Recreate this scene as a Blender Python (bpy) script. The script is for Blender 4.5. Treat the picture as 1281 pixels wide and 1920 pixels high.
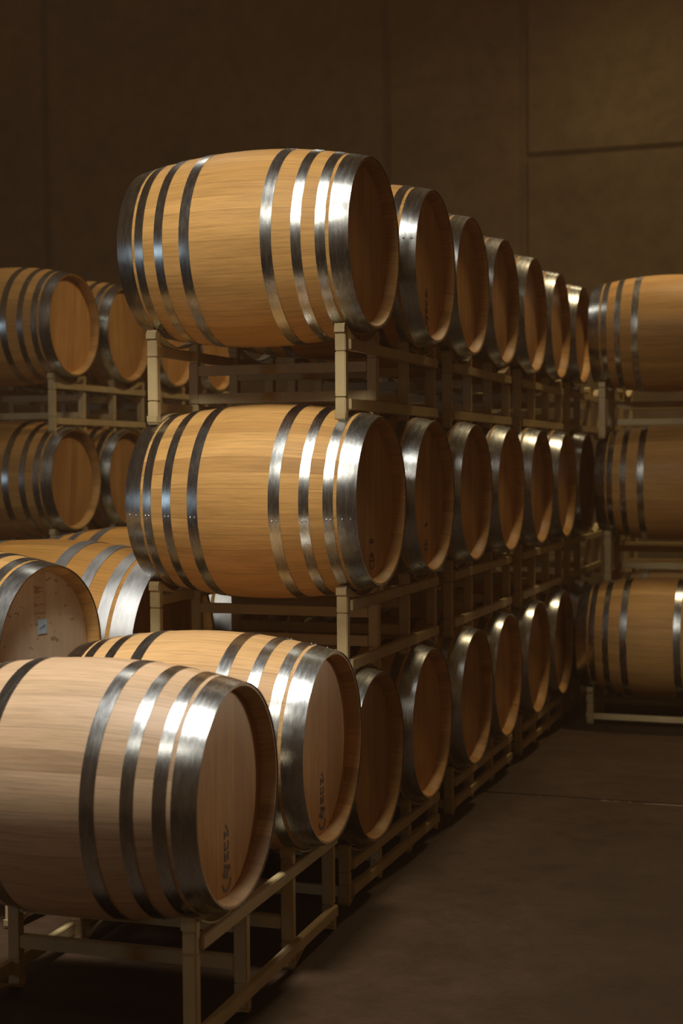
import bpy, bmesh, math, random
from mathutils import Matrix, Vector
from mathutils.noise import noise as pnoise

for o in list(bpy.data.objects):
    bpy.data.objects.remove(o)
SC = bpy.context.scene
COL = SC.collection
PI = math.pi

# ------------------------------------------------------------------ camera
CAM = Vector((1.661, -5.2051, -0.7885))
PITCH, YAW, ROLL, FPX = -0.0333, -0.3319, -0.0067, 2819.5
fw = Vector((math.sin(YAW) * math.cos(PITCH), math.cos(YAW) * math.cos(PITCH), math.sin(PITCH)))
rt0 = Vector((math.cos(YAW), -math.sin(YAW), 0))
up0 = rt0.cross(fw)
rt = math.cos(ROLL) * rt0 + math.sin(ROLL) * up0
up = math.cos(ROLL) * up0 - math.sin(ROLL) * rt0
cd = bpy.data.cameras.new('camera')
cam = bpy.data.objects.new('camera', cd)
COL.objects.link(cam)
m = Matrix((rt, up, -fw)).transposed().to_4x4()
m.translation = CAM
cam.matrix_world = m
cd.sensor_fit = 'HORIZONTAL'
cd.sensor_width = 36
cd.lens = FPX / 1281 * 36
cd.clip_start = 0.05
cd.clip_end = 200
cd.dof.use_dof = True
cd.dof.focus_distance = 5.25
cd.dof.aperture_fstop = 4.5
SC.camera = cam

# ------------------------------------------------------------------ colour management, world, lights
SC.view_settings.view_transform = 'Standard'
SC.view_settings.look = 'None'
SC.view_settings.gamma = 1
SC.view_settings.use_curve_mapping = False
SC.view_settings.exposure = 0.0
SC.cycles.use_denoising = True
SC.cycles.max_bounces = 6
SC.cycles.volume_bounces = 0

AMBIENT = (0.056, 0.030, 0.013)
HAZE = 0.005
W = bpy.data.worlds.new('world')
SC.world = W
W.use_nodes = True
bg = W.node_tree.nodes['Background']
bg.inputs[0].default_value = (*AMBIENT, 1)
bg.inputs[1].default_value = 1.0


def area(name, loc, target, size, power, color, size_y=None, spread=None):
    ld = bpy.data.lights.new(name, 'AREA')
    ld.shape = 'RECTANGLE' if size_y else 'DISK'
    ld.size = size
    if size_y:
        ld.size_y = size_y
    ld.energy = power
    ld.color = color
    if spread:
        ld.spread = spread
    o = bpy.data.objects.new(name, ld)
    COL.objects.link(o)
    o.location = loc
    d = Vector(target) - Vector(loc)
    o.rotation_euler = d.to_track_quat('-Z', 'Y').to_euler()
    return o


WARM = (1.0, 0.93, 0.82)
area('bay_lamp_front', (-0.05, -2.2, 3.4), (-0.05, -2.15, -1.0), 0.9, 54, (1.0, 0.95, 0.88), spread=math.radians(125))
area('foreground_fill_spot', (-0.25, -2.35, 3.4), (-0.75, -1.25, -1.5), 0.7, 10.5, (1.0, 0.97, 0.95), spread=math.radians(42))  # added fill, not a known fixture: brightens the tops of the foreground barrels
area('bay_lamp_entry', (-0.4, -5.4, 3.3), (-0.4, 0.0, 0.1), 0.8, 13, WARM, spread=math.radians(50))
area('bay_lamp_middle', (-2.4, 2.4, 3.5), (-2.4, 2.4, -1.0), 0.5, 13, WARM)
area('bay_lamp_aisle', (0.72, 4.2, 3.6), (0.72, 4.2, -1.0), 0.4, 86, (1.0, 0.76, 0.44))
area('bay_lamp_rear', (-0.2, 8.3, 3.9), (-0.2, 8.4, -1.0), 0.6, 12, (1.0, 0.78, 0.46))
area('bay_lamp_left', (-2.2, 5.8, 3.6), (-2.2, 5.8, -1.0), 0.5, 6.5, WARM)
area('dock_door_light', (-8.5, -8.5, -0.6), (-1.0, 0.0, -0.6), 0.7, 38, (0.64, 0.82, 1.0), size_y=1.8)
area('side_door_light', (3.5, 4.6, -1.3), (0.06, -1.45, -1.50), 0.6, 0.6, (1.0, 0.78, 0.54), size_y=0.7, spread=math.radians(13))  # added narrow fill, no actual door: puts sheen on the nearest barrel head

# ------------------------------------------------------------------ helpers
rnd = random.Random(7)


def setp(o, label=None, cat=None, group=None, kind=None):
    if label:
        o['label'] = label
    if cat:
        o['category'] = cat
    if group:
        o['group'] = group
    if kind:
        o['kind'] = kind
    return o


def link(name, bm, mat, parent=None, smooth=False):
    me = bpy.data.meshes.new(name)
    bmesh.ops.recalc_face_normals(bm, faces=bm.faces)
    bm.to_mesh(me)
    bm.free()
    if mat:
        me.materials.append(mat)
    if smooth:
        for p in me.polygons:
            p.use_smooth = True
        try:
            me.set_sharp_from_angle(angle=math.radians(38))
        except Exception:
            pass
    o = bpy.data.objects.new(name, me)
    COL.objects.link(o)
    if parent:
        o.parent = parent
    return o


def empty(name, loc, rz=0, parent=None):
    o = bpy.data.objects.new(name, None)
    COL.objects.link(o)
    o.empty_display_size = 0.1
    o.location = loc
    o.rotation_euler = (0, 0, rz)
    if parent:
        o.parent = parent
    return o


def box(bm, x0, x1, y0, y1, z0, z1, bev=0.0):
    r = bmesh.ops.create_cube(bm, size=1)
    vs = r['verts']
    for v in vs:
        v.co = Vector(((x0 + x1) / 2 + v.co.x * (x1 - x0), (y0 + y1) / 2 + v.co.y * (y1 - y0), (z0 + z1) / 2 + v.co.z * (z1 - z0)))
    if bev:
        es = list({e for v in vs for e in v.link_edges})
        bmesh.ops.bevel(bm, geom=es, offset=bev, segments=2, affect='EDGES')
    return bm


def copy_tree(o, parent=None):
    c = o.copy()
    COL.objects.link(c)
    if parent:
        c.parent = parent
    for ch in list(o.children):
        copy_tree(ch, c)
    return c


# ------------------------------------------------------------------ node helpers
class NT:
    def __init__(s, name):
        s.m = bpy.data.materials.new(name)
        s.m.use_nodes = True
        s.t = s.m.node_tree
        s.b = s.t.nodes['Principled BSDF']

    def n(s, typ, **kw):
        nd = s.t.nodes.new(typ)
        for k, v in kw.items():
            setattr(nd, k, v)
        return nd

    def l(s, a, b):
        s.t.links.new(a, b)

    def math(s, op, a, b=None, c=None, clamp=False):
        nd = s.n('ShaderNodeMath', operation=op, use_clamp=clamp)
        for i, v in enumerate((a, b, c)):
            if v is None:
                continue
            if hasattr(v, 'is_linked'):
                s.l(v, nd.inputs[i])
            else:
                nd.inputs[i].default_value = v
        return nd.outputs[0]

    def noise(s, vec, scale, detail=3, rough=0.5):
        nd = s.n('ShaderNodeTexNoise')
        nd.inputs['Scale'].default_value = scale
        nd.inputs['Detail'].default_value = detail
        nd.inputs['Roughness'].default_value = rough
        s.l(vec, nd.inputs['Vector'])
        return nd.outputs[0]

    def comb(s, x, y, z):
        nd = s.n('ShaderNodeCombineXYZ')
        for i, v in enumerate((x, y, z)):
            if hasattr(v, 'is_linked'):
                s.l(v, nd.inputs[i])
            else:
                nd.inputs[i].default_value = v
        return nd.outputs[0]

    def ramp(s, fac, stops):
        nd = s.n('ShaderNodeValToRGB')
        cr = nd.color_ramp
        cr.elements[0].position, cr.elements[0].color = stops[0][0], (*stops[0][1], 1)
        cr.elements[1].position, cr.elements[1].color = stops[-1][0], (*stops[-1][1], 1)
        for p, c in stops[1:-1]:
            e = cr.elements.new(p)
            e.color = (*c, 1)
        s.l(fac, nd.inputs[0])
        return nd.outputs[0]

    def mix(s, fac, a, b, mode='MIX'):
        nd = s.n('ShaderNodeMix', data_type='RGBA', blend_type=mode)
        if hasattr(fac, 'is_linked'):
            s.l(fac, nd.inputs[0])
        else:
            nd.inputs[0].default_value = fac
        for i, v in ((6, a), (7, b)):
            if hasattr(v, 'is_linked'):
                s.l(v, nd.inputs[i])
            else:
                nd.inputs[i].default_value = (*v, 1)
        return nd.outputs[2]

    def bump(s, h, strength, dist=0.002):
        nd = s.n('ShaderNodeBump')
        nd.inputs['Strength'].default_value = strength
        nd.inputs['Distance'].default_value = dist
        s.l(h, nd.inputs['Height'])
        s.l(nd.outputs[0], s.b.inputs['Normal'])


def tone_attr(k):
    a = k.n('ShaderNodeAttribute', attribute_type='OBJECT', attribute_name='tone')
    return a.outputs['Fac']


def oak(name, planks_axis='angle', base=(0.60, 0.345, 0.115), rustic=False, nst=30, spec=0.2):
    """oak; staves around X (angle) or head planks side by side along Y"""
    k = NT(name)
    tc = k.n('ShaderNodeTexCoord')
    sp = k.n('ShaderNodeSeparateXYZ')
    k.l(tc.outputs['Object'], sp.inputs[0])
    X, Y, Z = sp.outputs
    tone = tone_attr(k)
    if planks_axis == 'angle':
        ang = k.math('ARCTAN2', Y, Z)
        a01 = k.math('MULTIPLY', k.math('ADD', ang, PI), nst / (2 * PI))
        u = a01
        # uneven stave widths
        u = k.math('ADD', u, k.math('MULTIPLY', k.math('SINE', k.math('MULTIPLY', a01, 2.1)), 0.22))
        along, across = X, k.math('MULTIPLY', a01, 0.075)
    else:
        u = k.math('MULTIPLY', Y, 11.0)
        u = k.math('ADD', u, k.math('MULTIPLY', k.math('SINE', k.math('MULTIPLY', Y, 23.0)), 0.22))
        along, across = Z, Y
    idx = k.math('FLOOR', u)
    fr = k.math('FRACT', u)
    wn = k.n('ShaderNodeTexWhiteNoise', noise_dimensions='2D')
    k.l(k.comb(idx, k.math('MULTIPLY', tone, 37.0), 0.0), wn.inputs['Vector'])
    per = wn.outputs['Value']
    # grain runs along the board, shifted per board
    sh = k.math('MULTIPLY', per, 13.0)
    gv = k.comb(k.math('ADD', k.math('MULTIPLY', along, 2.2), sh), k.math('MULTIPLY', across, 70.0), sh)
    g1 = k.noise(gv, 1.6, 4, 0.6)
    gv2 = k.comb(k.math('ADD', k.math('MULTIPLY', along, 9.0), sh), k.math('MULTIPLY', across, 300.0), sh)
    g2 = k.noise(gv2, 1.3, 3, 0.6)
    big = k.noise(k.comb(k.math('MULTIPLY', along, 1.2), k.math('MULTIPLY', across, 5.0), sh), 2.2, 2, 0.5)
    b = Vector(base)
    c = k.ramp(g1, [(0.25, tuple(b * 0.74)), (0.5, tuple(b)), (0.78, tuple(Vector((b.x * 1.12, b.y * 1.13, b.z * 1.15))))])
    c = k.mix(0.55, c, k.ramp(g2, [(0.3, (0.70, 0.66, 0.60)), (0.62, (1.08, 1.08, 1.08))]), 'MULTIPLY')
    c = k.mix(1.0, c, k.ramp(per, [(0.0, (0.76, 0.71, 0.64)), (0.35, (0.97, 0.95, 0.9)), (0.7, (1.05, 1.03, 1.0)), (1.0, (0.90, 0.82, 0.72))]), 'MULTIPLY')
    c = k.mix(0.5, c, k.ramp(big, [(0.35, (0.78, 0.74, 0.66)), (0.65, (1.1, 1.08, 1.05))]), 'MULTIPLY')
    tn = k.math('ADD', k.math('MULTIPLY', k.math('FRACT', k.math('MULTIPLY', tone, 5.37)), 0.30), 0.85)
    c = k.mix(1.0, c, k.comb(tn, tn, tn), 'MULTIPLY')
    # thin dark joints
    d = k.math('MINIMUM', fr, k.math('SUBTRACT', 1.0, fr))
    w = 0.012 if planks_axis == 'angle' else 0.012
    jf = k.math('LESS_THAN', d, w)
    c = k.mix(k.math('MULTIPLY', jf, 0.45), c, (0.16, 0.08, 0.03))
    if rustic:
        # weathered pale head: gouges across the middle board and small dark knots
        pale = k.noise(k.comb(k.math('MULTIPLY', Y, 9.0), k.math('MULTIPLY', Z, 3.0), 1.0), 1.5, 4, 0.6)
        c = k.mix(0.75, c, k.ramp(pale, [(0.3, (0.64, 0.48, 0.31)), (0.7, (0.80, 0.65, 0.47))]))
        kn = k.noise(k.comb(k.math('MULTIPLY', Y, 16.0), k.math('MULTIPLY', Z, 26.0), 4.0), 1.6, 2, 0.5)
        c = k.mix(k.math('MULTIPLY', k.math('GREATER_THAN', kn, 0.665), 0.55), c, (0.15, 0.075, 0.035))
        mid = k.math('LESS_THAN', k.math('ABSOLUTE', k.math('ADD', Y, 0.012)), 0.036)
        ab = k.math('GREATER_THAN', Z, 0.10)
        mk = k.math('MULTIPLY', mid, ab)
        gz = k.noise(k.comb(k.math('MULTIPLY', Y, 6.0), k.math('MULTIPLY', Z, 42.0), 2.0), 1.5, 3, 0.6)
        gm = k.math('MULTIPLY', mk, k.math('ADD', k.math('MULTIPLY', k.math('GREATER_THAN', gz, 0.56), 0.5), 0.22))
        c = k.mix(gm, c, (0.26, 0.14, 0.06))
    k.l(c, k.b.inputs['Base Color'])
    rg = k.math('ADD', k.math('MULTIPLY', g1, 0.18), 0.42)
    k.l(rg, k.b.inputs['Roughness'])
    k.b.inputs['Specular IOR Level'].default_value = spec
    h = k.math('SUBTRACT', k.math('ADD', k.math('MULTIPLY', g2, 0.35), k.math('MULTIPLY', g1, 0.4)), k.math('MULTIPLY', jf, 1.2))
    k.bump(h, 0.35, 0.0009)
    return k.m


def metal(name, base=(0.44, 0.45, 0.43), r0=0.25):
    k = NT(name)
    tc = k.n('ShaderNodeTexCoord')
    sp = k.n('ShaderNodeSeparateXYZ')
    k.l(tc.outputs['Object'], sp.inputs[0])
    X, Y, Z = sp.outputs
    ang = k.math('ARCTAN2', Y, Z)
    v = k.comb(k.math('MULTIPLY', X, 14.0), k.math('MULTIPLY', Y, 3.0), k.math('MULTIPLY', Z, 3.0))
    n1 = k.noise(v, 6.0, 4, 0.65)
    # rolled streaks running round the hoop
    v2 = k.comb(k.math('MULTIPLY', X, 260.0), k.math('MULTIPLY', Y, 3.5), k.math('MULTIPLY', Z, 3.5))
    n2 = k.noise(v2, 1.0, 3, 0.6)
    n3 = k.noise(tc.outputs['Object'], 9.0, 2, 0.5)
    c = k.ramp(n1, [(0.3, tuple(Vector(base) * 0.78)), (0.7, tuple(Vector(base) * 1.12))])
    k.l(c, k.b.inputs['Base Color'])
    k.b.inputs['Metallic'].default_value = 1.0
    rr = k.math('ADD', k.math('MULTIPLY', n1, 0.13), k.math('ADD', k.math('MULTIPLY', n2, 0.06), r0 - 0.08))
    k.l(rr, k.b.inputs['Roughness'])
    h = k.math('ADD', k.math('MULTIPLY', n3, 3.0), k.math('MULTIPLY', n2, 0.04))
    k.bump(h, 0.45, 0.0010)
    return k.m


def paint(name, base, rough=0.5):
    k = NT(name)
    tc = k.n('ShaderNodeTexCoord')
    n1 = k.noise(tc.outputs['Object'], 7.0, 4, 0.6)
    n2 = k.noise(tc.outputs['Object'], 60.0, 3, 0.6)
    c = k.ramp(n1, [(0.3, tuple(Vector(base) * 0.86)), (0.7, tuple(Vector(base) * 1.08))])
    c = k.mix(k.math('MULTIPLY', k.math('GREATER_THAN', n2, 0.70), 0.35), c, tuple(Vector(base) * 0.45))
    k.l(c, k.b.inputs['Base Color'])
    k.b.inputs['Roughness'].default_value = rough
    k.bump(n2, 0.15, 0.0008)
    return k.m


def plain(name, col, rough=0.7):
    k = NT(name)
    tc = k.n('ShaderNodeTexCoord')
    n1 = k.noise(tc.outputs['Object'], 40.0, 3, 0.6)
    c = k.ramp(n1, [(0.3, tuple(Vector(col) * 0.9)), (0.7, tuple(Vector(col) * 1.05))])
    k.l(c, k.b.inputs['Base Color'])
    k.b.inputs['Roughness'].default_value = rough
    return k.m


M_STAVE = oak('oak_staves')
M_HEAD = oak('oak_head', 'y', base=(0.60, 0.325, 0.11))
M_GOLD = oak('golden_oak_staves', base=(0.58, 0.30, 0.075))
M_PALE = oak('pale_oak_staves', base=(0.68, 0.47, 0.285), spec=0.5)
M_PALE2 = oak('light_oak_staves', base=(0.62, 0.385, 0.17), spec=0.3)
M_RUST = oak('weathered_oak_head', 'y', base=(0.50, 0.33, 0.19), rustic=True)
M_HOOP = metal('galvanised_hoop')
M_HOOPD = metal('new_zinc_hoop', base=(0.46, 0.46, 0.45), r0=0.44)
M_RIVET = metal('rivet_steel', base=(0.6, 0.6, 0.58), r0=0.2)
M_RACK = paint('tan_rack_paint', (0.56, 0.42, 0.20))
M_MARK = plain('burnt_brand', (0.10, 0.045, 0.018))
M_BUNG = plain('bung_silicone', (0.55, 0.52, 0.45))
M_BLUE = plain('blue_silicone', (0.03, 0.12, 0.35), 0.45)
M_PAPER = plain('pale_blue_paper', (0.50, 0.66, 0.78))
M_INK = plain('ink', (0.22, 0.30, 0.36))
M_STICK = plain('rack_sticker', (0.50, 0.43, 0.27))

# ------------------------------------------------------------------ setting
FLOOR = -2.38


def floor_mat():
    k = NT('worn_concrete_floor')
    tc = k.n('ShaderNodeTexCoord')
    P = tc.outputs['Object']
    n1 = k.noise(P, 1.3, 5, 0.6)
    n2 = k.noise(P, 9.0, 5, 0.65)
    n3 = k.noise(P, 60.0, 3, 0.6)
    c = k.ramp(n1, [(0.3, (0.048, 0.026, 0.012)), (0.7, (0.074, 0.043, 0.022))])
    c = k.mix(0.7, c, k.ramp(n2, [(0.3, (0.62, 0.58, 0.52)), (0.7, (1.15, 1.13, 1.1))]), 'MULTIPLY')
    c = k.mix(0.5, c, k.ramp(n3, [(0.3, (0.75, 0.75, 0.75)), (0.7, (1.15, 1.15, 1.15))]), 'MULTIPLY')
    # pale mineral line along the sawn joint
    sp = k.n('ShaderNodeSeparateXYZ')
    k.l(P, sp.inputs[0])
    dj = k.math('ABSOLUTE', k.math('SUBTRACT', sp.outputs[1], 1.80))
    jl = k.math('MULTIPLY', k.math('LESS_THAN', dj, 0.014), k.math('GREATER_THAN', n1, 0.47))
    c = k.mix(k.math('MULTIPLY', jl, 0.6), c, (0.30, 0.21, 0.13))
    k.l(c, k.b.inputs['Base Color'])
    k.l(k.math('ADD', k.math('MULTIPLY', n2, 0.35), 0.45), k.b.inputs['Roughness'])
    k.b.inputs['Specular IOR Level'].default_value = 0.2
    k.bump(k.math('ADD', n3, k.math('MULTIPLY', n2, 1.5)), 0.5, 0.004)
    return k.m


def wall_mat():
    k = NT('cast_concrete_wall')
    tc = k.n('ShaderNodeTexCoord')
    P = tc.outputs['Object']
    n1 = k.noise(P, 0.7, 5, 0.6)
    n2 = k.noise(P, 4.5, 6, 0.7)
    n3 = k.noise(P, 2.1, 3, 0.5)
    c = k.ramp(n1, [(0.3, (0.165, 0.112, 0.050)), (0.7, (0.25, 0.172, 0.080))])
    c = k.mix(0.6, c, k.ramp(n2, [(0.32, (0.58, 0.54, 0.48)), (0.6, (1.10, 1.10, 1.08))]), 'MULTIPLY')
    c = k.mix(k.math('MULTIPLY', k.math('GREATER_THAN', n3, 0.665), 0.30), c, (0.15, 0.12, 0.075))
    k.l(c, k.b.inputs['Base Color'])
    k.b.inputs['Roughness'].default_value = 0.85
    k.bump(n2, 0.5, 0.01)
    return k.m


# floor slabs with a sawn joint crossing the aisle
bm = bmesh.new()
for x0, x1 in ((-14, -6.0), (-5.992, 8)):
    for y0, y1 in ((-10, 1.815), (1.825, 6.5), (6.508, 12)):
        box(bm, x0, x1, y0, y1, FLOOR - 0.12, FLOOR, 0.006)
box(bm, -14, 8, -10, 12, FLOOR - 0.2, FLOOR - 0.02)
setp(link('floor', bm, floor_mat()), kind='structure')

# tilt-up concrete wall behind everything
WY = 10.0
bm = bmesh.new()
xs = [-14.0, -10.9, -7.1, -3.05, -1.585, 2.6, 6.8, 8.0]
for i in range(len(xs) - 1):
    x0, x1 = xs[i] + 0.03, xs[i + 1] - 0.03
    if xs[i] >= -1.6:
        box(bm, x0, x1, WY, WY + 0.3, FLOOR, 2.285, 0.02)
        box(bm, x0, x1, WY, WY + 0.3, 2.325, 6.0, 0.02)
    else:
        box(bm, x0, x1, WY, WY + 0.3, FLOOR, 6.0, 0.02)
box(bm, -14, 8, WY + 0.05, WY + 0.32, FLOOR, 6.0)
setp(link('wall_back', bm, wall_mat()), kind='structure')

# ------------------------------------------------------------------ barrel
L, RH, RB = 0.875, 0.3051, 0.36
HOOPS = [(0.0, 0.072), (0.086, 0.126), (0.182, 0.222), (0.300, 0.346)]


def prof(s):
    return RB - (RB - RH) * (2 * s - 1) ** 2


def lathe(bm, pts, seg=96, closed=False, wob=0.0):
    rings = []
    for x, r in pts:
        rg = []
        for i in range(seg):
            a = 2 * PI * i / seg
            rr = r + (wob * pnoise(Vector((x * 3, math.cos(a) * 2.5, math.sin(a) * 2.5))) if wob else 0)
            rg.append(bm.verts.new((x, rr * math.sin(a), rr * math.cos(a))))
        rings.append(rg)
    n = len(rings)
    for j in range(n if closed else n - 1):
        A, B = rings[j], rings[(j + 1) % n]
        for i in range(seg):
            bm.faces.new((A[i], A[(i + 1) % seg], B[(i + 1) % seg], B[i]))
    return rings


def mark_bar(bm, y0, z0, y1, z1, w, x=0.0):
    d = Vector((0, y1 - y0, z1 - z0))
    ln = d.length
    d.normalize()
    nrm = Vector((0, -d.z, d.y)) * w / 2
    p = [Vector((x, y0, z0)) + nrm, Vector((x, y0, z0)) - nrm, Vector((x, y1, z1)) - nrm, Vector((x, y1, z1)) + nrm]
    a = [bm.verts.new(q) for q in p]
    b = [bm.verts.new(q + Vector((0.0008, 0, 0))) for q in p]
    bm.faces.new(a[::-1])
    bm.faces.new(b)
    for i in range(4):
        bm.faces.new((a[i], a[(i + 1) % 4], b[(i + 1) % 4], b[i]))


def mark_ring(bm, cy, cz, ry, rz, w, a0=0.0, a1=2 * PI, n=28):
    pr = None
    for i in range(n + 1):
        a = a0 + (a1 - a0) * i / n
        q = (cy + ry * math.sin(a), cz + rz * math.cos(a))
        if pr:
            mark_bar(bm, pr[0], pr[1], q[0], q[1], w)
        pr = q


INSET = 0.040


def marks(kind):
    bm = bmesh.new()
    if kind == 'ring':          # ringed emblem with a crossbar, dash above
        mark_ring(bm, 0, -0.217, 0.027, 0.029, 0.005)
        mark_bar(bm, -0.026, -0.216, 0.026, -0.216, 0.007)
        mark_bar(bm, -0.010, -0.206, 0.0, -0.194, 0.006)
        mark_bar(bm, 0.010, -0.206, 0.0, -0.194, 0.006)
        mark_bar(bm, -0.022, -0.148, 0.022, -0.148, 0.010)
        mark_bar(bm, -0.022, -0.138, 0.022, -0.138, 0.004)
    elif kind == 'bars':
        mark_bar(bm, -0.022, -0.196, 0.022, -0.196, 0.010)
        mark_bar(bm, -0.022, -0.216, 0.022, -0.216, 0.012)
        mark_bar(bm, -0.018, -0.18, 0.018, -0.18, 0.004)
        mark_bar(bm, -0.018, -0.118, 0.020, -0.112, 0.008)
        mark_bar(bm, 0.012, -0.104, 0.016, -0.122, 0.006)
    else:                        # column of branded characters over a lattice emblem
        zs = [-0.112, -0.142, -0.172]
        for i, z in enumerate(zs):
            mark_bar(bm, -0.012, z - 0.011, -0.012, z + 0.011, 0.008)
            mark_bar(bm, 0.013, z - 0.009, 0.013, z + 0.011, 0.007)
            if i != 1:
                mark_bar(bm, -0.012, z, 0.013, z, 0.007)
            if i != 0:
                mark_bar(bm, -0.014, z - 0.011, 0.014, z - 0.010, 0.006)
        mark_bar(bm, -0.004, -0.086, 0.008, -0.098, 0.008)
        # lattice and open shield below
        mark_bar(bm, -0.018, -0.196, 0.026, -0.206, 0.010)
        mark_bar(bm, -0.024, -0.222, 0.004, -0.200, 0.010)
        mark_bar(bm, 0.0, -0.224, 0.024, -0.206, 0.009)
        mark_bar(bm, -0.024, -0.222, 0.010, -0.232, 0.010)
        mark_ring(bm, 0.0, -0.243, 0.029, 0.024, 0.009, PI * 0.42, PI * 1.5, 14)
    return bm


MARK_ME = {}


def make_barrel(mat=None, headmat=None, rivets=True, hoopmat=None):
    hoopmat = hoopmat or M_HOOP
    r = empty('oak_barrel', (0, 0, 0))
    mat = mat or M_STAVE
    headmat = headmat or M_HEAD
    bm = bmesh.new()
    pts = []
    # outside, then over each chime and down to the croze
    N = 26
    for i in range(N + 1):
        s = i / N
        pts.append((-L / 2 + L * s, prof(s)))
    pts[0] = (-L / 2 + 0.002, RH)
    pts[-1] = (L / 2 - 0.002, RH)
    right = [(L / 2, RH - 0.002), (L / 2, RH - 0.0085), (L / 2 - 0.003, RH - 0.0110), (L / 2 - 0.030, RH - 0.0200), (L / 2 - 0.050, RH - 0.0225)]
    left = [(-x, rr) for x, rr in right]
    lathe(bm, left[::-1] + pts + right, 120)
    body = link('staves', bm, mat, r, True)
    for sgn in (1, -1):
        bm = bmesh.new()
        xx = sgn * (L / 2 - INSET)
        rr = RH - 0.0205
        lathe(bm, [(xx, 0.0005), (xx, rr * 0.5), (xx, rr - 0.012), (xx - sgn * 0.004, rr), (xx - sgn * 0.02, rr)], 72)
        h = link('head', bm, headmat, r, True)
    for sgn in (1, -1):
        for j, (s0, s1) in enumerate(HOOPS):
            bm = bmesh.new()
            t = 0.0022
            a, b = s0, s1
            if j == 0:
                a = -0.0035
            prs = []
            n = 5
            for q in range(n + 1):
                s = a + (b - a) * q / n
                prs.append((sgn * (L / 2 - L * s), prof(s) + t))
            inner = [(x, rr - t - 0.0004) for x, rr in prs[::-1]]
            lathe(bm, prs + inner, 120, closed=True, wob=0.0006)
            ho = link('hoop', bm, hoopmat, r, True)
            if rivets:
                sm = (a + b) / 2
                for w in ((-0.22, 0.22) if j == 0 else (-0.2, 0.2)):
                    s = sm + (b - a) * w
                    bm = bmesh.new()
                    bmesh.ops.create_uvsphere(bm, u_segments=10, v_segments=6, radius=0.0042)
                    ang = math.radians(100) if sgn > 0 else math.radians(98)
                    rr = prof(s) + t + 0.0008
                    for v in bm.verts:
                        c = v.co * 1.0
                        rad = rr + c.z * 0.55
                        ta = ang + c.x / rr
                        v.co = Vector((sgn * (L / 2 - L * s) + c.y, -rad * math.sin(ta), rad * math.cos(ta)))
                    rv = link('rivet', bm, M_RIVET, ho, True)
    bm = bmesh.new()
    lathe(bm, [(0.0, 0.0005), (0.0, 0.02), (0.004, 0.024), (0.012, 0.025), (0.014, 0.022), (0.030, 0.018)], 20)
    for v in bm.verts:
        x, y, z = v.co
        v.co = Vector((y, z, RB - 0.002 - x))
    bu = link('bung', bm, M_BUNG, r, True)
    for c in r.children:
        c.location.z = RB
    return r


def prep(r, x, y, z, yaw=0.0, phi=0.0, tone=0.5, sc=1.0, hphi=0.0):
    """place barrel by the centre of its axis; hoops and staves are turned by phi"""
    r.location = (x, y, z - RB * sc)
    r.rotation_euler = (0, 0, yaw)
    r.scale = (sc, sc, sc)
    for c in r.children:
        nm = c.name.split('.')[0]
        if nm in ('staves', 'hoop'):
            c.rotation_euler = (phi, 0, 0)
        if nm == 'head':
            c.rotation_euler = (hphi, 0, 0)
        if nm in ('staves', 'head'):
            c['tone'] = tone


P_NEAR = make_barrel()
P_FAR = make_barrel(rivets=False)
P_GOLD = make_barrel(mat=M_GOLD, hoopmat=M_HOOPD)
used = {'n': False, 'f': False, 'g': False}


def barrel(kind, x, y, z, label, group, yaw=0.0, phi=None, sc=1.0, mark=None, tone=None, cat='barrel', hphi=None):
    proto = {'n': P_NEAR, 'f': P_FAR, 'g': P_GOLD}[kind]
    if not used[kind]:
        o = proto
        used[kind] = True
    else:
        o = copy_tree(proto)
        o.name = 'oak_barrel'
    if phi is None:
        phi = rnd.uniform(-1.2, 1.2)
    if hphi is None:
        hphi = rnd.uniform(-0.12, 0.12)
    if tone is None:
        tone = rnd.random()
    prep(o, x, y, z, yaw, phi, tone, sc, hphi)
    setp(o, label, cat, group)
    if mark:
        if mark not in MARK_ME:
            mk = link('branded_mark', marks(mark), M_MARK, None)
            MARK_ME[mark] = mk.data
        else:
            mk = bpy.data.objects.new('branded_mark', MARK_ME[mark])
            COL.objects.link(mk)
        mk.parent = o
        mk.location = (L / 2 - INSET + 0.0003, 0, RB)
        mk['label'] = 'dark branded mark low on the barrel head'
    return o


# ------------------------------------------------------------------ racks
VY = (-0.14, 0.225, 0.625, 1.03)
FX = 0.737            # between the two side frames
TUBE = 0.040


def arc_strip(bm, y0, y1, z_edge, sag, x0, x1, t, n=14, fl=0.022):
    """bent flat bar from post to post, sagging by sag in the middle (negative rises)"""
    pts = []
    for i in range(n + 1):
        f = i / n
        y = y0 + (y1 - y0) * f
        z = z_edge - sag * (1 - (2 * f - 1) ** 2)
        pts.append((y, z))
    sg = 1 if sag > 0 else -1
    # rolled ends that wrap over the posts
    pts = [(y0 - fl, z_edge - sg * 0.030), (y0 - fl * 0.92, z_edge - sg * 0.010), (y0 - fl * 0.6, z_edge)] + pts + \
          [(y1 + fl * 0.6, z_edge), (y1 + fl * 0.92, z_edge - sg * 0.010), (y1 + fl, z_edge - sg * 0.030)]
    rows = []
    for i, (y, z) in enumerate(pts):
        a = pts[max(i - 1, 0)]
        b = pts[min(i + 1, len(pts) - 1)]
        d = Vector((b[0] - a[0], b[1] - a[1])).normalized()
        ny, nz = -d.y * t / 2, d.x * t / 2
        rows.append([bm.verts.new((x0, y + ny, z + nz)), bm.verts.new((x1, y + ny, z + nz)),
                     bm.verts.new((x1, y - ny, z - nz)), bm.verts.new((x0, y - ny, z - nz))])
    for A, B in zip(rows, rows[1:]):
        for i in range(4):
            bm.faces.new((A[i], A[(i + 1) % 4], B[(i + 1) % 4], B[i]))
    bm.faces.new(rows[0])
    bm.faces.new(rows[-1][::-1])


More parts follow.
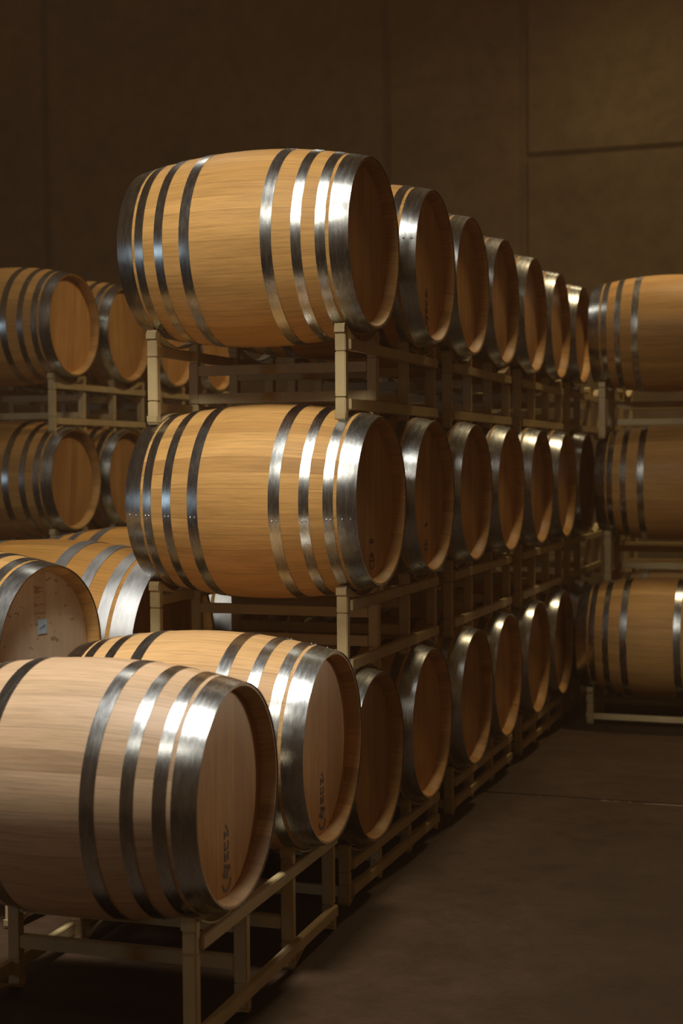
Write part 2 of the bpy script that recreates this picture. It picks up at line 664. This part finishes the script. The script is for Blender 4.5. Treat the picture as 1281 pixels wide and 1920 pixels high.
def make_rack(h=0.351):
    """origin: floor level below the right frame at the first barrel's axis; top of posts at z = h"""
    r = empty('barrel_rack', (0, 0, 0))
    hw = TUBE / 2
    tall = h > 0.3
    tr0, tr1 = h - 0.094, h - 0.055
    br0, br1 = (h - 0.307, h - 0.267) if tall else (0.03, 0.068)
    if h > 0.34:
        br0, br1 = 0.044, 0.084
    for xc in (0.0, -FX):
        for iv, y in enumerate(VY):
            bm = bmesh.new()
            w = 0.0155
            # post in three butted lengths (sleeve seams at the rails)
            cuts = sorted([0.006, br1 + 0.004, tr0 - 0.006, h - 0.006])
            for a, b in zip(cuts, cuts[1:]):
                box(bm, xc - hw, xc + hw, y - w, y + w, a + 0.0006, b - 0.0006, 0.003)
            link('post', bm, M_RACK, r)
        ox = 0.008 if xc == 0.0 else -0.008
        for z0, z1 in ((tr0, tr1), (br0, br1)):
            bm = bmesh.new()
            # rail laps the outer face of the two inner posts and ends in the outer post
            s = 1 if xc == 0.0 else -1
            xa, xb = sorted((xc + s * 0.004, xc + s * 0.030))
            box(bm, xa, xb, VY[0] + w, VY[3] + w, z0, z1, 0.003)
            link('rail', bm, M_RACK, r)
        for a, b in ((0, 1), (2, 3)):
            bm = bmesh.new()
            arc_strip(bm, VY[a], VY[b], h - 0.003, 0.052, xc - hw * 0.98, xc + hw * 0.98, 0.005)
            link('saddle', bm, M_RACK, r)
            bm = bmesh.new()
            arc_strip(bm, VY[a], VY[b], 0.003, -0.045, xc - hw * 0.98, xc + hw * 0.98, 0.005)
            link('foot_strap', bm, M_RACK, r)
    bars = [(h - 0.152, h - 0.113), (h - 0.262, h - 0.222)] if tall else [(h - 0.152, h - 0.113)]
    for y in (VY[1], VY[2]):
        for z0, z1 in bars:
            bm = bmesh.new()
            box(bm, -FX + hw, -hw, y - 0.015, y + 0.015, z0, z1, 0.003)
            link('crossbar', bm, M_RACK, r)
    if not tall:
        # low racks on the floor carry one more bar across the front
        bm = bmesh.new()
        box(bm, -FX + hw, -hw, VY[0] - 0.012, VY[0] + 0.012, 0.03, 0.066, 0.003)
        link('crossbar', bm, M_RACK, r)
    if tall:
        bm = bmesh.new()
        box(bm, 0.030, 0.0306, 0.50, 0.545, tr0 + 0.008, tr1 - 0.006)
        st = link('sticker', bm, M_STICK, r)
        st['label'] = 'pale sticker on the top rail'
    return r


RACKS = {}


def rack(hkey, x_right, y, z_top, label, group, yaw=0.0, sc=1.0):
    """x_right: end plane of the barrels; y: axis of the first barrel"""
    if hkey not in RACKS:
        RACKS[hkey] = make_rack(hkey)
        o = RACKS[hkey]
    else:
        o = copy_tree(RACKS[hkey])
        o.name = 'barrel_rack'
    c, s = math.cos(yaw), math.sin(yaw)
    dx = -0.0806 * sc
    o.location = (x_right + c * dx, y + s * dx, z_top - hkey * sc)
    o.rotation_euler = (0, 0, yaw)
    o.scale = (sc, sc, sc)
    setp(o, label, 'barrel rack', group)
    return o


ORD = ['nearest', 'second', 'third', 'fourth', 'fifth', 'sixth', 'seventh']
PITCH_Y, DZ, ZT = 0.7234, 0.9325, -0.2957
TIER = ['top', 'middle', 'bottom']
XOFF = [0.0, 0.0237, 0.0041]
YOFF = [0.0, -0.0054, 0.0121]

# ------------------------------------------------------------------ central stack
for lv in range(3):
    z = -DZ * lv
    for c in range(7):
        y = c * PITCH_Y + YOFF[lv]
        dx = (rnd.uniform(-0.008, 0.014) if c > 1 else 0.0) + (0.030 if (lv == 0 and c == 1) else 0)
        mark = None
        if lv == 1 and c == 0:
            mark = 'ring'
        elif lv == 1 and c == 1:
            mark = 'bars'
        elif lv == 0 and c == 1:
            mark = 'column'
        if c == 0:
            lab = 'large oak barrel at the near end of the %s tier, central stack' % TIER[lv]
            if lv == 2:
                lab = 'oak barrel in the bottom tier, half hidden behind the two foreground barrels'
        else:
            lab = 'oak barrel in the %s tier of the central stack, %s from its near end' % (TIER[lv], ORD[c])
        barrel('n' if c < 2 else 'f', XOFF[lv] + dx - L / 2, y, z, lab, 'oak barrels of the central stack', mark=mark,
               phi=(0.0 if (lv, c) == (1, 0) else (2.4 if (lv, c) == (0, 0) else None)), hphi=0.0 if c < 2 else None,
               tone={(0, 0): 0.31, (1, 0): 0.335, (2, 0): 0.2}.get((lv, c)))
    for c in range(0, 7, 2):
        y = c * PITCH_Y
        zt = ZT - DZ * lv
        hk = 0.351 if lv < 2 else round(zt - FLOOR, 4)
        if c == 0:
            lab = 'tan steel rack carrying the near end of the %s tier, central stack' % TIER[lv]
        else:
            lab = 'tan steel rack under the %s tier of the central stack, %s from the near end' % (TIER[lv], ORD[c // 2])
        rack(hk, 0.0, y, zt, lab, 'tan racks of the central stack')

# ------------------------------------------------------------------ foreground pair
FA = barrel('n', -0.374, -1.454, -1.695, 'largest oak barrel in the left foreground, lying on the low front rack', 'foreground oak barrels',
       yaw=0.028, phi=1.1, mark='column', tone=0.62, hphi=0.0)
FB = barrel('n', -0.365, -0.70, -1.700, 'oak barrel directly behind the largest foreground barrel', 'foreground oak barrels',
       yaw=0.021, phi=-2.0, mark='column', tone=0.74, hphi=0.02)
for FF, mm in ((FA, M_PALE), (FB, M_PALE2)):
    for c in FF.children:
        if c.name.startswith('staves'):
            c.data = c.data.copy()
            c.data.materials[0] = mm
fh = round((-1.697 + ZT) - FLOOR, 4)
rack(fh, -0.374 + L / 2, -1.454, -1.697 + ZT, 'tan steel rack on the floor under the two foreground barrels', None, yaw=0.024)

# ------------------------------------------------------------------ barrels between the rows on the left
yl = -0.085
hx, hy = -0.99, -0.61
lab = barrel('n', hx - math.cos(yl) * L / 2, hy - math.sin(yl) * L / 2, -1.447,
             'weathered oak barrel with pale blue paper label on its head, at the left edge', None, yaw=yl, phi=0.4, tone=0.45, hphi=0.0)
for c in lab.children:
    if c.name.startswith('head'):
        c.data = c.data.copy()
        c.data.materials[0] = M_RUST
    if c.name.startswith('bung'):
        c.data = c.data.copy()
        c.data.materials[0] = M_BLUE
        c['label'] = 'blue silicone bung'
bm = bmesh.new()
box(bm, 0, 0.0012, -0.026, 0.026, -0.025, 0.025)
pl = link('paper_label', bm, M_PAPER, lab)
pl.location = (L / 2 - INSET + 0.0004, 0.0, RB + 0.092)
pl['label'] = 'pale blue square paper label'
bm = bmesh.new()
pp = None
for i in range(15):
    q = (-0.019 + i * 0.0026, -0.006 + i * 0.0008 + (0.0045 if i % 2 else -0.003) * (1.0 if 2 < i < 12 else 0.3))
    if pp:
        mark_bar(bm, pp[0], pp[1], q[0], q[1], 0.0016)
    pp = q
wr = link('handwriting', bm, M_INK, pl)
wr.location = (0.0012, 0, 0)
hk = round(-1.447 + ZT - FLOOR, 4)
rack(hk, hx, hy, -1.447 + ZT, 'tan steel rack hidden under the weathered barrel with the paper label', None, yaw=yl)

GS = 1.31
gx, gy, gz = -0.955, 0.30, -1.574
for i in range(2):
    barrel('g', gx - L * GS / 2, gy + i * 0.98, gz + (0.0 if i == 0 else 0.015),
           ['large golden oak cask with broad bright hoops, behind the labelled barrel',
            'golden oak cask mostly hidden behind the first large golden cask'][i], 'large golden casks', sc=GS, phi=0.25 + i, tone=0.66 - i * 0.3)
ghk = round((gz + ZT * GS - FLOOR) / GS, 4)
rack(ghk, gx, gy, gz + ZT * GS, 'tan rack hidden under the large golden casks', None, sc=GS)

# ------------------------------------------------------------------ left row
lx = -3.26 + L / 2
for lv in range(3):
    z = 0.05 - DZ * lv
    for c in range(4):
        lab_ = 'oak barrel in the %s tier of the far left stack, %s from its near end' % (TIER[lv], ORD[c] if c else 'first')
        if lv == 2 and c > 1:
            continue
        barrel('f', -3.26, 2.885 + c * PITCH_Y , z, lab_, 'oak barrels of the far left stack')
    for c in (0, 2):
        if lv == 2 and c > 1:
            continue
        zt = z + ZT
        hk = 0.351 if lv < 2 else round(zt - FLOOR, 4)
        rack(hk, lx, 2.885 + c * PITCH_Y, zt, 'tan rack under the %s tier of the far left stack, %s' % (TIER[lv], ('near end', 'far end')[c // 2]),
             'tan racks of the far left stack')

# ------------------------------------------------------------------ right stack
RP = [(0.535, 4.27, -0.009), (0.56, 4.33, -0.93), (0.51, 3.97, -1.859)]
for lv, (x, y, z) in enumerate(RP):
    for c in range(2):
        if c == 1 and lv != 2:
            continue
        barrel('f', x, y + c * PITCH_Y, z, 'dim oak barrel in the %s tier of the right-edge stack%s' % (TIER[lv], ', behind its front one' if c else ''),
               'oak barrels of the right stack')
    zt = z + ZT
    hk = 0.351 if lv < 2 else round(zt - FLOOR, 4)
    rack(hk, x + L / 2, y, zt, 'tan rack under the %s tier of the stack at the right edge' % TIER[lv], 'tan racks of the right stack')

# ------------------------------------------------------------------ thin amber haze volume, added to lift the black level
bm = bmesh.new()
box(bm, -13.9, 7.9, -9.9, WY - 0.01, FLOOR + 0.001, 5.9)
hz = bpy.data.materials.new('black_lift_haze')
hz.use_nodes = True
nt = hz.node_tree
nt.nodes.remove(nt.nodes['Principled BSDF'])
vs = nt.nodes.new('ShaderNodeVolumeScatter')
vs.inputs['Color'].default_value = (1.0, 0.62, 0.36, 1)
vs.inputs['Density'].default_value = HAZE
nt.links.new(vs.outputs[0], nt.nodes['Material Output'].inputs['Volume'])
setp(link('haze', bm, hz), 'faint amber haze added through the whole room to lift the blacks', 'haze', kind='stuff')
